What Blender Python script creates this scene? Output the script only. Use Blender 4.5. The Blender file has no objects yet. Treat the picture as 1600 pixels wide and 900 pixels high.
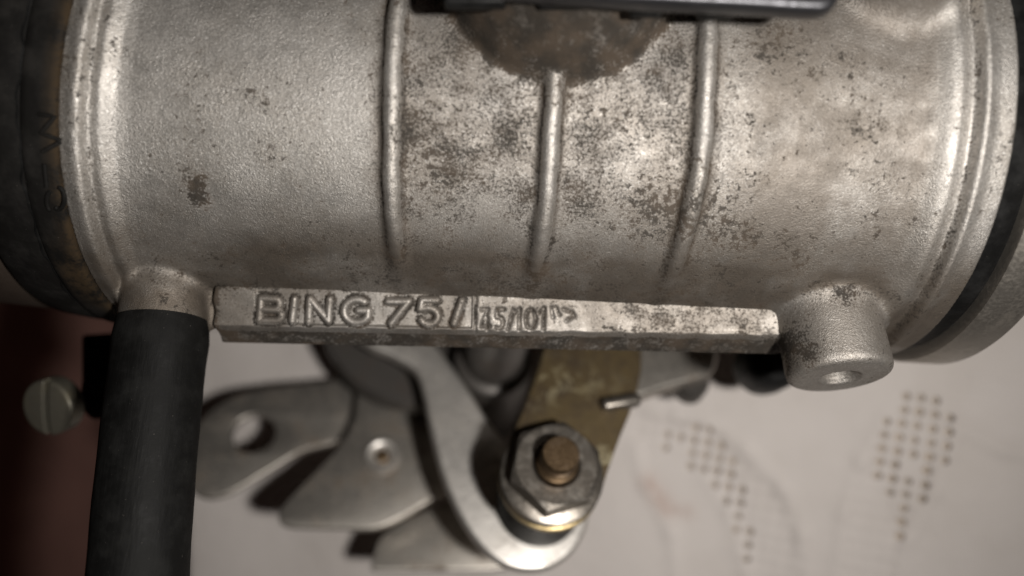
import bpy, math
import numpy as np
from mathutils import Matrix, Vector

# ------------------------------------------------------------------ frames
# All modelling below is in millimetres in a bench frame whose origin is the lens of the
# phone that took the photograph (x right, y up, z back towards the lens).
# WORLD turns that frame so that the cloth under the carburettor is level at z = 0.
MM = 0.001
FPX = 1200.0                       # focal length in pixels of the 1600-wide photograph
SLOPE, H0 = 0.25, 143.0            # the cloth plane: z = -H0 + SLOPE*x
PHI = math.atan(SLOPE)
WORLD = Matrix.Translation((0, 0, H0 * MM * math.cos(PHI))) @ Matrix.Rotation(PHI, 4, 'Y')
WR = np.array(WORLD.to_3x3()); WT = np.array(WORLD.translation) / MM

scene = bpy.context.scene
col = scene.collection

# ------------------------------------------------------------------ camera
cam_d = bpy.data.cameras.new('camera'); cam = bpy.data.objects.new('camera', cam_d)
col.objects.link(cam); scene.camera = cam
cam.matrix_world = WORLD
cam_d.sensor_width = 36.0; cam_d.lens = 36.0 * FPX / 1600.0
cam_d.clip_start = 0.004; cam_d.clip_end = 5.0
cam_d.dof.use_dof = True; cam_d.dof.focus_distance = 0.081
cam_d.dof.aperture_fstop = 0.027 / 0.0029

# ------------------------------------------------------------------ world, lamp, exposure
wd = bpy.data.worlds.new('World'); scene.world = wd; wd.use_nodes = True
bg = wd.node_tree.nodes['Background']
bg.inputs['Color'].default_value = (1.0, 0.62, 0.52, 1); bg.inputs['Strength'].default_value = 0.007

ld = bpy.data.lights.new('work_lamp', 'SPOT')
ld.energy = 0.85; ld.color = (1.0, 0.955, 0.90); ld.shadow_soft_size = 0.0042
ld.spot_size = math.radians(125); ld.spot_blend = 0.9
lamp = bpy.data.objects.new('work_lamp', ld); col.objects.link(lamp)
_dirv = Vector((-68, 6, -130)).normalized()
lamp.matrix_world = WORLD @ Matrix.Translation(Vector((42, -6, 34)) * MM) @ _dirv.to_track_quat('-Z', 'Y').to_matrix().to_4x4()

scene.view_settings.view_transform = 'Standard'; scene.view_settings.look = 'None'
scene.view_settings.exposure = 0.0; scene.view_settings.gamma = 1.0
scene.render.engine = 'CYCLES'
scene.cycles.use_denoising = True
scene.cycles.denoising_input_passes = 'RGB_ALBEDO_NORMAL'; scene.cycles.denoising_prefilter = 'ACCURATE'

# ------------------------------------------------------------------ geometry helpers
def A(*v): return np.array(v, float)
def unit(v): v = np.asarray(v, float); return v / np.linalg.norm(v)
def at(px, py, d):                 # a measured pixel at a distance in front of the lens
    return A((px - 800) / FPX * d, (450 - py) / FPX * d, -d)
def on_plane(px, py, p0, n):
    r = A((px - 800) / FPX, (450 - py) / FPX, -1.0)
    return r * (np.dot(p0, n) / np.dot(r, n))
CLOTH_N = unit((-SLOPE, 0, 1)); CLOTH_P = A(0, 0, -H0)
def on_cloth(px, py): return on_plane(px, py, CLOTH_P, CLOTH_N)

BASES = {}
def tag(o, label=None, cat=None, group=None, kind=None):
    if label: o['label'] = label
    if cat: o['category'] = cat
    if group: o['group'] = group
    if kind: o['kind'] = kind
def thing(name, label, cat, base, group=None):
    o = bpy.data.objects.new(name, None); col.objects.link(o)
    o.empty_display_size = 0.01
    o.matrix_world = WORLD @ Matrix.Translation(Vector(base) * MM)
    BASES[o.name] = np.asarray(base, float); tag(o, label, cat, group)
    return o
def mk(name, V, F, mat, parent, sharp=40, normals=None, attrs=None, label=None):
    V = np.asarray(V, float)
    base = BASES[parent.name]
    me = bpy.data.meshes.new(name)
    me.from_pydata(((V - base) * MM).tolist(), [], [list(map(int, f)) for f in F]) if not isinstance(F, np.ndarray) else fast_mesh(me, (V - base) * MM, F)
    me.materials.append(mat)
    me.polygons.foreach_set('use_smooth', np.ones(len(me.polygons), bool))
    if attrs:
        for k, a in attrs.items():
            at_ = me.attributes.new(k, 'FLOAT', 'POINT'); at_.data.foreach_set('value', np.asarray(a, np.float32))
    if normals is not None: me.normals_split_custom_set_from_vertices(normals.tolist())
    elif sharp: me.set_sharp_from_angle(angle=math.radians(sharp))
    me.update()
    o = bpy.data.objects.new(name, me); col.objects.link(o); o.parent = parent
    BASES[o.name] = base
    if label: o['label'] = label
    return o
def fast_mesh(me, V, F):
    n, k = F.shape
    me.vertices.add(len(V)); me.vertices.foreach_set('co', V.astype(np.float32).ravel())
    me.loops.add(n * k); me.loops.foreach_set('vertex_index', F.astype(np.int32).ravel())
    me.polygons.add(n); me.polygons.foreach_set('loop_start', np.arange(0, n * k, k, dtype=np.int32))
    me.update(calc_edges=True)

class Frame:                       # a local frame: origin, e1, e2, n
    def __init__(s, o, n, e1=(1, 0, 0)):
        s.o = np.asarray(o, float); s.n = unit(n)
        e = np.asarray(e1, float); s.e1 = unit(e - np.dot(e, s.n) * s.n); s.e2 = np.cross(s.n, s.e1)
    def pt(s, a, b, c): return s.o + a * s.e1 + b * s.e2 + c * s.n
    def arr(s, L): L = np.asarray(L, float); return s.o + L[:, :1] * s.e1 + L[:, 1:2] * s.e2 + L[:, 2:3] * s.n

def lathe(fr, prof, seg=64, arc=None, wob=None):   # prof: (radius, height) rings about fr.n
    V, F = [], []
    for j, (r, h) in enumerate(prof):
        for i in range(seg):
            a = 2 * math.pi * i / seg
            rr = r + (wob(a, h) if wob else 0)
            V.append((rr * math.cos(a), rr * math.sin(a), h))
    for j in range(len(prof) - 1):
        for i in range(seg):
            k = (i + 1) % seg
            F.append((j * seg + i, j * seg + k, (j + 1) * seg + k, (j + 1) * seg + i))
    F.append(tuple(range(seg))[::-1]); m = (len(prof) - 1) * seg
    F.append(tuple(m + i for i in range(seg)))
    return fr.arr(V), F

def rounded_box(fr, hx, hy, hz, r=0.3, seg=3):
    q = np.linspace(0, 1, seg + 1)
    n = 3 * seg + 6
    import bmesh
    bm = bmesh.new(); bmesh.ops.create_cube(bm, size=2)
    for v in bm.verts: v.co = Vector((v.co.x * hx, v.co.y * hy, v.co.z * hz))
    bmesh.ops.bevel(bm, geom=bm.edges[:], offset=r, segments=seg, profile=0.5, affect='EDGES')
    V = [tuple(v.co) for v in bm.verts]; bm.verts.index_update()
    F = [[v.index for v in f.verts] for f in bm.faces]; bm.free()
    return fr.arr(V), F

def tube(P, R, seg=16):            # a tube along a polyline, capped
    P = [np.asarray(p, float) for p in P]; n = len(P)
    R = [R] * n if np.isscalar(R) else R
    V, F = [], []; up = None
    for i in range(n):
        t = unit(P[min(i + 1, n - 1)] - P[max(i - 1, 0)])
        if up is None: up = unit(np.cross(t, A(0.3, 0.5, 0.8)))
        a = unit(up - np.dot(up, t) * t); b = np.cross(t, a); up = a
        for k in range(seg):
            w = 2 * math.pi * k / seg
            V.append(P[i] + R[i] * (math.cos(w) * a + math.sin(w) * b))
    for i in range(n - 1):
        for k in range(seg):
            q = (k + 1) % seg
            F.append((i * seg + k, i * seg + q, (i + 1) * seg + q, (i + 1) * seg + k))
    F.append(tuple(range(seg))[::-1]); F.append(tuple((n - 1) * seg + k for k in range(seg)))
    return np.array(V), F

def catmull(pts, k=6):
    pts = np.asarray(pts, float); n = len(pts); out = []
    for i in range(n):
        p0, p1, p2, p3 = pts[i - 1], pts[i], pts[(i + 1) % n], pts[(i + 2) % n]
        # centripetal-ish: scaled tangents keep corners tidy
        m1 = (p2 - p0) * 0.5; m2 = (p3 - p1) * 0.5
        L = np.linalg.norm(p2 - p1)
        for m in (m1, m2):
            l = np.linalg.norm(m)
            if l > L: m *= L / l
        for t in np.linspace(0, 1, k, endpoint=False):
            out.append((2*t**3 - 3*t**2 + 1) * p1 + (t**3 - 2*t**2 + t) * m1 + (-2*t**3 + 3*t**2) * p2 + (t**3 - t**2) * m2)
    return np.array(out)

def circle(c, r, k=40, ry=None):
    a = np.linspace(0, 2 * np.pi, k, endpoint=False)
    return np.stack([c[0] + r * np.cos(a), c[1] + (ry or r) * np.sin(a)], 1)

def sheet(name, fr, loops, thick, bevel, mat, parent, sharp=30, label=None):
    """a flat sheet-metal piece with holes: top face at fr height 0, lying below it; bevelled edges"""
    cu = bpy.data.curves.new(name, 'CURVE'); cu.dimensions = '2D'; cu.fill_mode = 'BOTH'
    cu.extrude = (thick / 2 - bevel); cu.bevel_depth = bevel; cu.bevel_resolution = 3; cu.offset = -bevel
    for L in loops:
        sp = cu.splines.new('POLY'); sp.points.add(len(L) - 1); sp.use_cyclic_u = True
        for p, q in zip(sp.points, L): p.co = (q[0], q[1], 0, 1)
    t = bpy.data.objects.new('temp', cu); col.objects.link(t)
    dg = bpy.context.evaluated_depsgraph_get()
    m = bpy.data.meshes.new_from_object(t.evaluated_get(dg))
    V = np.empty(len(m.vertices) * 3); m.vertices.foreach_get('co', V); V = V.reshape(-1, 3)
    F = [list(p.vertices) for p in m.polygons]
    bpy.data.objects.remove(t); bpy.data.meshes.remove(m); bpy.data.curves.remove(cu)
    # weld
    key = {}; idx = []; VV = []
    for v in V:
        k = tuple(np.round(v, 4))
        if k not in key: key[k] = len(VV); VV.append(v)
        idx.append(key[k])
    F2 = []
    for f in F:
        g = []
        for i in f:
            j = idx[i]
            if j not in g: g.append(j)
        if len(g) > 2: F2.append(g)
    VV = np.array(VV); VV[:, 2] -= thick / 2
    return mk(name, fr.arr(VV), F2, mat, parent, sharp=sharp, label=label)

def local2d(fr, pix):              # measured outline -> flat coordinates on the frame's own plane
    out = []
    for (x, y) in pix:
        p = on_plane(x, y, fr.o, fr.n) - fr.o
        out.append((np.dot(p, fr.e1), np.dot(p, fr.e2)))
    return np.array(out)

# ------------------------------------------------------------------ signed-distance casting
def surface_nets(fn, lo, hi, h, chunk=24):
    nx, ny, nz = [int(math.ceil((hi[i] - lo[i]) / h)) + 1 for i in range(3)]
    xs = lo[0] + h * np.arange(nx); ys = lo[1] + h * np.arange(ny); zs = lo[2] + h * np.arange(nz)
    f = np.empty((nx, ny, nz), np.float32)
    for i in range(0, nx, chunk):
        X, Y, Z = np.meshgrid(xs[i:i + chunk], ys, zs, indexing='ij')
        f[i:i + chunk] = fn(X.astype(np.float32), Y.astype(np.float32), Z.astype(np.float32))
    s = f < 0
    cnt = np.zeros((nx - 1, ny - 1, nz - 1), np.int8)
    for a in (0, 1):
        for b in (0, 1):
            for c in (0, 1):
                cnt += s[a:nx - 1 + a, b:ny - 1 + b, c:nz - 1 + c]
    I, J, K = np.nonzero((cnt > 0) & (cnt < 8))
    vid = -np.ones(cnt.shape, np.int64); vid[I, J, K] = np.arange(len(I))
    acc = np.zeros((len(I), 3)); w = np.zeros(len(I))
    cor = [(a, b, c) for a in (0, 1) for b in (0, 1) for c in (0, 1)]
    val = {q: f[I + q[0], J + q[1], K + q[2]] for q in cor}
    for q in cor:
        for ax in range(3):
            if q[ax] == 0:
                r = list(q); r[ax] = 1; r = tuple(r)
                a, b = val[q], val[r]; m = (a < 0) != (b < 0)
                t = np.where(m, a / np.where(m, a - b, 1), 0)
                p = np.tile(np.array(q, float), (len(I), 1)); p[:, ax] += t
                acc += np.where(m[:, None], p, 0); w += m
    V = (acc / w[:, None] + np.stack([I, J, K], 1)) * h + np.array(lo)
    Q = []
    for ax in range(3):
        sl0 = [slice(None)] * 3; sl1 = [slice(None)] * 3
        sl0[ax] = slice(0, -1); sl1[ax] = slice(1, None)
        a = s[tuple(sl0)]; b = s[tuple(sl1)]
        e = np.argwhere(a != b)
        o1, o2 = [(1, 2), (2, 0), (0, 1)][ax]
        e = e[(e[:, o1] > 0) & (e[:, o2] > 0) & (e[:, o1] < f.shape[o1] - 1) & (e[:, o2] < f.shape[o2] - 1)]
        inside = s[e[:, 0], e[:, 1], e[:, 2]]
        def cell(d1, d2):
            c = e.copy(); c[:, o1] -= d1; c[:, o2] -= d2
            return vid[c[:, 0], c[:, 1], c[:, 2]]
        q = np.stack([cell(1, 1), cell(0, 1), cell(0, 0), cell(1, 0)], 1)
        q[~inside] = q[~inside][:, ::-1]
        Q.append(q)
    return V, np.concatenate(Q)
def grad(fn, V, e=0.03):
    g = np.empty_like(V)
    for k in range(3):
        d = np.zeros(3); d[k] = e
        g[:, k] = (fn(*(V + d).T) - fn(*(V - d).T)) / (2 * e)
    return g
def project(fn, V, it=3):
    for _ in range(it):
        g = grad(fn, V); f = fn(*V.T)
        st = np.clip(f / np.maximum((g * g).sum(1), 0.05), -0.25, 0.25)
        V = V - st[:, None] * g
    g = grad(fn, V); return V, g / np.maximum(np.linalg.norm(g, axis=1, keepdims=True), 1e-6)
def smin(a, b, k):
    h = np.clip(0.5 + 0.5 * (b - a) / k, 0, 1); return b + (a - b) * h - k * h * (1 - h)
def smax(a, b, k): return -smin(-a, -b, k)
def cap_seg(X, Y, Z, a, b, r0, r1=None):
    a = np.asarray(a, float); b = np.asarray(b, float); ba = b - a
    t = np.clip(((X - a[0]) * ba[0] + (Y - a[1]) * ba[1] + (Z - a[2]) * ba[2]) / np.dot(ba, ba), 0, 1)
    r = r0 if r1 is None else r0 + (r1 - r0) * t
    return np.sqrt((X - a[0] - t * ba[0])**2 + (Y - a[1] - t * ba[1])**2 + (Z - a[2] - t * ba[2])**2) - r
def cyl(X, Y, Z, o, n, r, h0, h1, k=0.5, taper=0.0):
    n = unit(n); hx = (X - o[0]) * n[0] + (Y - o[1]) * n[1] + (Z - o[2]) * n[2]
    rad = np.sqrt(np.maximum((X - o[0])**2 + (Y - o[1])**2 + (Z - o[2])**2 - hx * hx, 1e-9))
    return smax(rad - r + taper * hx, np.maximum(h0 - hx, hx - h1), k)

# ------------------------------------------------------------------ material helpers
class NT:
    def __init__(s, name):
        s.m = bpy.data.materials.new(name); s.m.use_nodes = True; s.t = s.m.node_tree
        s.t.nodes.clear()
        s.out = s.n('ShaderNodeOutputMaterial'); s.b = s.n('ShaderNodeBsdfPrincipled')
        s.l(s.b.outputs[0], s.out.inputs[0])
        tc = s.n('ShaderNodeTexCoord'); mp = s.n('ShaderNodeMapping'); mp.inputs['Scale'].default_value = (1000, 1000, 1000)
        s.l(tc.outputs['Object'], mp.inputs[0]); s.co = mp.outputs[0]
    def n(s, t): return s.t.nodes.new(t)
    def l(s, a, b): s.t.links.new(a, b)
    def put(s, v, sock):
        if hasattr(v, 'is_linked') or hasattr(v, 'links'): s.l(v, sock)
        else: sock.default_value = v if not isinstance(v, tuple) or len(v) == 4 or sock.type != 'RGBA' else (*v, 1)
    def noise(s, scale, detail=3, rough=0.55, dist=0.0, vec=None):
        n = s.n('ShaderNodeTexNoise'); n.inputs['Scale'].default_value = scale; n.inputs['Detail'].default_value = detail
        n.inputs['Roughness'].default_value = rough; n.inputs['Distortion'].default_value = dist
        s.l(vec or s.co, n.inputs['Vector']); return n.outputs['Fac']
    def ramp(s, v, a, b, lo=0.0, hi=1.0):
        n = s.n('ShaderNodeMapRange'); n.interpolation_type = 'SMOOTHSTEP'
        s.put(v, n.inputs[0]); n.inputs[1].default_value = a; n.inputs[2].default_value = b
        n.inputs[3].default_value = lo; n.inputs[4].default_value = hi; return n.outputs[0]
    def math(s, op, a, b=0.0, clamp=False):
        n = s.n('ShaderNodeMath'); n.operation = op; n.use_clamp = clamp
        s.put(a, n.inputs[0]); s.put(b, n.inputs[1]); return n.outputs[0]
    def mix(s, f, a, b):
        n = s.n('ShaderNodeMix'); n.data_type = 'RGBA'
        s.put(f, n.inputs[0]); s.put(a, n.inputs[6]); s.put(b, n.inputs[7]); return n.outputs[2]
    def mixf(s, f, a, b):
        n = s.n('ShaderNodeMix'); n.data_type = 'FLOAT'
        s.put(f, n.inputs[0]); s.put(a, n.inputs[2]); s.put(b, n.inputs[3]); return n.outputs[0]
    def attr(s, name):
        n = s.n('ShaderNodeAttribute'); n.attribute_name = name; return n.outputs['Fac']
    def bump(s, h, dist_mm, strength=1.0, prev=None):
        n = s.n('ShaderNodeBump'); n.inputs['Strength'].default_value = strength
        n.inputs['Distance'].default_value = dist_mm * MM; s.l(h, n.inputs['Height'])
        if prev: s.l(prev, n.inputs['Normal'])
        s.l(n.outputs[0], s.b.inputs['Normal']); return n.outputs[0]
    def set(s, **k):
        for kk, v in k.items(): s.put(v, s.b.inputs[kk.replace('_', ' ')])
    def stretch(s, sx, sy, sz, rot=(0, 0, 0)):
        mp = s.n('ShaderNodeMapping'); mp.inputs['Scale'].default_value = (sx, sy, sz); mp.inputs['Rotation'].default_value = rot
        s.l(s.co, mp.inputs[0]); return mp.outputs[0]

def mat_cast(name, base=(0.53, 0.505, 0.475), grain=0.11, mott=True):
    t = NT(name)
    big = t.noise(0.10, 4, 0.6); mid = t.noise(0.55, 4, 0.65); fine = t.noise(3.6, 3, 0.6); vfine = t.noise(8.0, 2, 0.6)
    c = t.mix(t.ramp(big, 0.35, 0.7), base, tuple(x * 0.78 * y for x, y in zip(base, (1.0, 0.97, 0.93))))
    c = t.mix(t.ramp(fine, 0.42, 0.72, 0, 0.55), c, tuple(x * 0.55 for x in base))
    c = t.mix(t.ramp(t.noise(5.5, 2, 0.5), 0.54, 0.70, 0, 0.75), c, (0.86, 0.84, 0.81))  # pale flecks painted in for the sparkle of the grain
    film_shade = t.math('MULTIPLY', t.attr('film_shade'), t.ramp(t.math('ADD', t.noise(0.09, 4, 0.6), t.math('MULTIPLY', mid, 0.3)), 0.45, 0.75, 0.45, 1.0))
    c = t.mix(film_shade, c, tuple(x * y for x, y in zip(base, (0.34, 0.305, 0.27))))  # dirt layer and painted shade pull the base colour down
    g = t.attr('grime_shade')
    # crevice dirt and painted shade: attribute raised by noise so that its border is ragged
    e = t.math('ADD', g, t.math('MULTIPLY', t.math('SUBTRACT', mid, 0.5), 1.3))
    e = t.math('ADD', e, t.math('MULTIPLY', t.math('SUBTRACT', fine, 0.5), 1.5))
    dirt = t.math('MULTIPLY', t.ramp(e, 0.38, 0.85), t.ramp(g, 0.02, 0.25))  # crevice dirt together with the painted shade
    # loose specks and blotches everywhere
    sp = t.ramp(t.math('ADD', t.math('ADD', t.noise(1.35, 5, 0.75), t.math('MULTIPLY', t.math('SUBTRACT', big, 0.5), 0.6)), t.math('MULTIPLY', t.math('SUBTRACT', fine, 0.5), 0.25)), 0.585, 0.66, 0, 0.92)
    dirt = t.math('MAXIMUM', dirt, sp)
    if mott:
        mo = t.attr('mottle')
        m1 = t.math('ADD', t.noise(3.6, 5, 0.8), t.math('MULTIPLY', t.math('SUBTRACT', t.noise(0.22, 4, 0.65), 0.5), 0.62))
        mm_ = t.math('MULTIPLY', t.ramp(m1, 0.45, 0.64, 0, 0.97), mo)
        dirt = t.math('MAXIMUM', dirt, mm_)
    tint = t.noise(0.3, 3)
    dc = t.mix(t.ramp(tint, 0.4, 0.65), (0.022, 0.017, 0.012), (0.058, 0.041, 0.027))
    c = t.mix(t.math('MULTIPLY', dirt, 0.96), c, dc)
    t.set(Base_Color=c, Metallic=t.mixf(dirt, 0.86, 0.1), Roughness=t.mixf(dirt, t.math('ADD', t.ramp(mid, 0.3, 0.7, 0.50, 0.60), t.math('MULTIPLY', film_shade, 0.08)), 0.8))
    b = t.bump(t.math('MULTIPLY', t.math('ADD', t.math('MULTIPLY', fine, 0.6), t.math('MULTIPLY', vfine, 0.6)), t.ramp(t.noise(0.22, 3), 0.3, 0.7, 0.6, 1.15)), grain, 1.0)
    b = t.bump(t.noise(0.35, 4, 0.6), 0.08, 0.5, b)
    pit = t.ramp(t.noise(1.7, 2, 0.5), 0.72, 0.77); b = t.bump(t.math('SUBTRACT', 1.0, pit), 0.12, 0.9, b)
    t.bump(t.math('SUBTRACT', 1.0, dirt), 0.03, 0.6, b)
    return t.m

def mat_steel(name, base=(0.50, 0.47, 0.43), rough=0.38, metal=0.9, dirt=0.35, dirtc=(0.10, 0.075, 0.05), sc=0.25, wear=0.0):
    t = NT(name)
    n1 = t.noise(sc, 5, 0.65); n2 = t.noise(2.5, 4, 0.6); st = t.noise(1.0, 3, 0.6, vec=t.stretch(0.25, 3.5, 0.25, (0.3, 0.2, 0.5)))
    d = t.ramp(t.math('ADD', n1, t.math('MULTIPLY', t.math('SUBTRACT', n2, 0.5), 0.35)), 0.48, 0.72, 0, dirt)
    c = t.mix(d, t.mix(t.ramp(st, 0.4, 0.7, 0, 0.3), base, tuple(x * 0.75 for x in base)), dirtc)
    if wear:
        ge = t.n('ShaderNodeNewGeometry')
        w_ = t.math('MULTIPLY', t.ramp(ge.outputs['Pointiness'], 0.53, 0.58), t.ramp(t.noise(0.55, 3, 0.6), 0.50, 0.56, 0, wear))
        w_ = t.math('MAXIMUM', w_, t.ramp(t.noise(0.8, 5, 0.75), 0.71, 0.74, 0, wear * 0.6))
        c = t.mix(w_, c, (0.72, 0.68, 0.62))
    t.set(Base_Color=c, Metallic=t.mixf(d, metal, metal * 0.6), Roughness=t.mixf(d, t.ramp(n2, 0.3, 0.7, rough - 0.05, rough + 0.06), rough + 0.25))
    b = t.bump(t.math('ADD', t.math('MULTIPLY', n2, 0.5), t.math('MULTIPLY', st, 0.5)), 0.018, 1.0)
    t.bump(n1, 0.12, 0.6, b)
    return t.m

def mat_rubber(name, base=(0.012, 0.012, 0.012), rough=0.65, smear=None, lines=None):
    t = NT(name)
    n1 = t.noise(0.3, 4, 0.65); n2 = t.noise(3.0, 4, 0.6)
    c = t.mix(t.ramp(n1, 0.4, 0.75), base, tuple(x * 2.6 for x in base))
    dust = t.ramp(t.noise(5.5, 2), 0.735, 0.78, 0, 0.5)
    c = t.mix(dust, c, (0.20, 0.18, 0.16))
    if smear:
        s_ = t.math('MULTIPLY', t.attr('smear'), t.ramp(t.math('ADD', n1, t.math('MULTIPLY', n2, 0.4)), 0.5, 0.85))
        c = t.mix(s_, c, smear)
    t.set(Base_Color=c, Roughness=t.ramp(n1, 0.3, 0.7, rough - 0.08, rough + 0.1)); t.b.inputs['Specular IOR Level'].default_value = 0.18
    b = t.bump(n2, 0.02, 0.8)
    st = t.noise(1.0, 3, 0.6, vec=t.stretch(*(lines or (0.6, 0.6, 0.6))))
    t.bump(st, 0.09, 0.8, b)
    return t.m

def mat_brass(name):
    t = NT(name)
    n1 = t.noise(0.28, 5, 0.65); n2 = t.noise(2.0, 4, 0.65); n3 = t.noise(0.42, 5, 0.6, 0.6)
    c = t.mix(t.ramp(n1, 0.36, 0.68), (0.150, 0.110, 0.055), (0.075, 0.053, 0.032))
    c = t.mix(t.ramp(n2, 0.5, 0.75, 0, 0.5), c, (0.07, 0.055, 0.04))
    pale = t.math('MULTIPLY', t.ramp(t.math('ADD', n3, t.math('MULTIPLY', t.math('SUBTRACT', n2, 0.5), 0.25)), 0.52, 0.58), t.attr('pale'))
    c = t.mix(t.math('MULTIPLY', pale, 0.8), c, (0.52, 0.47, 0.30))
    t.set(Base_Color=c, Metallic=t.mixf(pale, 0.55, 0.1), Roughness=t.ramp(n1, 0.3, 0.7, 0.42, 0.60))
    b = t.bump(n2, 0.03, 0.8); t.bump(n1, 0.15, 0.5, b)
    return t.m

def mat_plain(name, base, rough, metal=0.0, var=0.7, sc=0.5, bump=0.02):
    t = NT(name); n1 = t.noise(sc, 5, 0.65); n2 = t.noise(sc * 7, 3)
    c = t.mix(t.ramp(n1, 0.35, 0.7), base, tuple(x * var for x in base))
    t.set(Base_Color=c, Metallic=metal, Roughness=t.ramp(n2, 0.3, 0.7, max(rough - 0.08, 0.05), rough + 0.08))
    t.bump(n2, bump, 0.8); return t.m

M_CAST = mat_cast('cast aluminium')
M_BAR = mat_cast('cast aluminium name bar', grain=0.035, mott=False)
M_STEEL = mat_steel('zinc plated steel', base=(0.46, 0.43, 0.39), rough=0.40, dirt=0.9, dirtc=(0.13, 0.095, 0.065), sc=0.2)
M_LEVER = mat_steel('polished steel lever', base=(0.80, 0.765, 0.72), rough=0.43, dirt=0.4)
M_RING = mat_steel('machined ring', base=(0.42, 0.39, 0.35), rough=0.42, dirt=0.3)
M_DARK = mat_steel('oily dark casting', base=(0.10, 0.092, 0.085), rough=0.45, metal=0.5, dirt=0.6, dirtc=(0.06, 0.04, 0.028))
M_CLIP = mat_steel('black oxide steel', base=(0.055, 0.055, 0.06), rough=0.36, metal=0.75, dirt=0.2, dirtc=(0.03, 0.03, 0.03))
M_NUT = mat_steel('worn plated nut', base=(0.26, 0.235, 0.205), rough=0.36, dirt=0.25, dirtc=(0.11, 0.085, 0.062), sc=0.4, wear=0.38)
M_STUD = mat_steel('brassy stud', base=(0.19, 0.13, 0.075), rough=0.38, dirt=0.75, dirtc=(0.07, 0.048, 0.033), sc=0.5)
M_GOLD = mat_steel('yellow passivate washer', base=(0.36, 0.28, 0.15), rough=0.38, dirt=0.6, dirtc=(0.12, 0.09, 0.05), sc=0.6)
M_BRASS = mat_brass('tarnished brass')
M_HOSE = mat_rubber('black hose rubber', base=(0.0045, 0.0045, 0.0043), rough=0.66, lines=(1.6, 0.25, 0.25))
M_BOOT = mat_rubber('aged boot rubber', base=(0.0065, 0.006, 0.0055), rough=0.75, smear=(0.040, 0.026, 0.013))
M_GASKET = mat_rubber('gasket rubber', base=(0.006, 0.006, 0.006), rough=0.45)
M_TUBE = mat_steel('grubby intake tube', base=(0.05, 0.038, 0.030), rough=0.5, metal=0.3, dirt=0.5, dirtc=(0.045, 0.032, 0.025), sc=0.12)
M_SCREW = mat_steel('dull zinc screw', base=(0.15, 0.14, 0.113), rough=0.42, metal=0.6, dirt=0.7, dirtc=(0.10, 0.085, 0.05), sc=0.3)
M_BLACK = mat_rubber('black spring wire', base=(0.012, 0.011, 0.010), rough=0.4)

def mat_cloth():
    t = NT('white cotton cloth')
    n1 = t.noise(0.035, 4, 0.6); n2 = t.noise(0.6, 4, 0.6)
    c = t.mix(t.ramp(n1, 0.4, 0.75), (0.71, 0.66, 0.63), (0.64, 0.59, 0.555))
    st = t.math('MULTIPLY', t.attr('stain'), t.ramp(n2, 0.25, 0.7, 0.3, 1.0))
    c = t.mix(st, c, (0.42, 0.26, 0.20))
    sm = t.ramp(t.noise(0.09, 5, 0.65), 0.60, 0.74, 0, 0.12)
    c = t.mix(sm, c, (0.52, 0.45, 0.37))
    wx = t.n('ShaderNodeTexWave'); wx.inputs['Scale'].default_value = 0.62; wx.inputs['Distortion'].default_value = 1.2; wx.bands_direction = 'X'; wx.inputs['Detail Scale'].default_value = 2
    wy = t.n('ShaderNodeTexWave'); wy.inputs['Scale'].default_value = 0.62; wy.inputs['Distortion'].default_value = 1.2; wy.bands_direction = 'Y'; wy.inputs['Detail Scale'].default_value = 2
    t.l(t.co, wx.inputs[0]); t.l(t.co, wy.inputs[0])
    t.set(Base_Color=c, Roughness=0.9)
    t.b.inputs['Specular IOR Level'].default_value = 0.15
    b = t.bump(t.math('ADD', wx.outputs['Fac'], wy.outputs['Fac']), 0.05, 0.7)
    t.bump(t.noise(0.25, 4), 0.5, 0.5, b)
    return t.m
M_CLOTH = mat_cloth()
M_TABLE = mat_plain('brown table board', (0.60, 0.50, 0.40), 0.6, sc=0.1)
M_FLOOR = mat_plain('dark red floor', (0.66, 0.36, 0.30), 0.7, var=0.75, sc=0.03)

# ------------------------------------------------------------------ the setting: floor, table, cloth
def world_pt(c): return WR @ np.asarray(c, float) + WT          # bench mm -> level world mm
EDGE_X = world_pt(on_cloth(292, 700))[0]                         # the cloth's edge lies under the hose

def setting_box(name, x0, x1, y0, y1, z0, z1, mat):
    V = [(x, y, z) for x in (x0, x1) for y in (y0, y1) for z in (z0, z1)]
    F = [(0, 1, 3, 2), (4, 6, 7, 5), (0, 4, 5, 1), (2, 3, 7, 6), (0, 2, 6, 4), (1, 5, 7, 3)]
    me = bpy.data.meshes.new(name); me.from_pydata((np.array(V) * MM).tolist(), [], F); me.materials.append(mat)
    o = bpy.data.objects.new(name, me); col.objects.link(o); tag(o, kind='structure'); return o
setting_box('floor', -900, 900, -900, 900, -230, -200, M_FLOOR)
setting_box('table', EDGE_X + 2, 420, -300, 300, -18, -1.9, M_TABLE)

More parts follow.
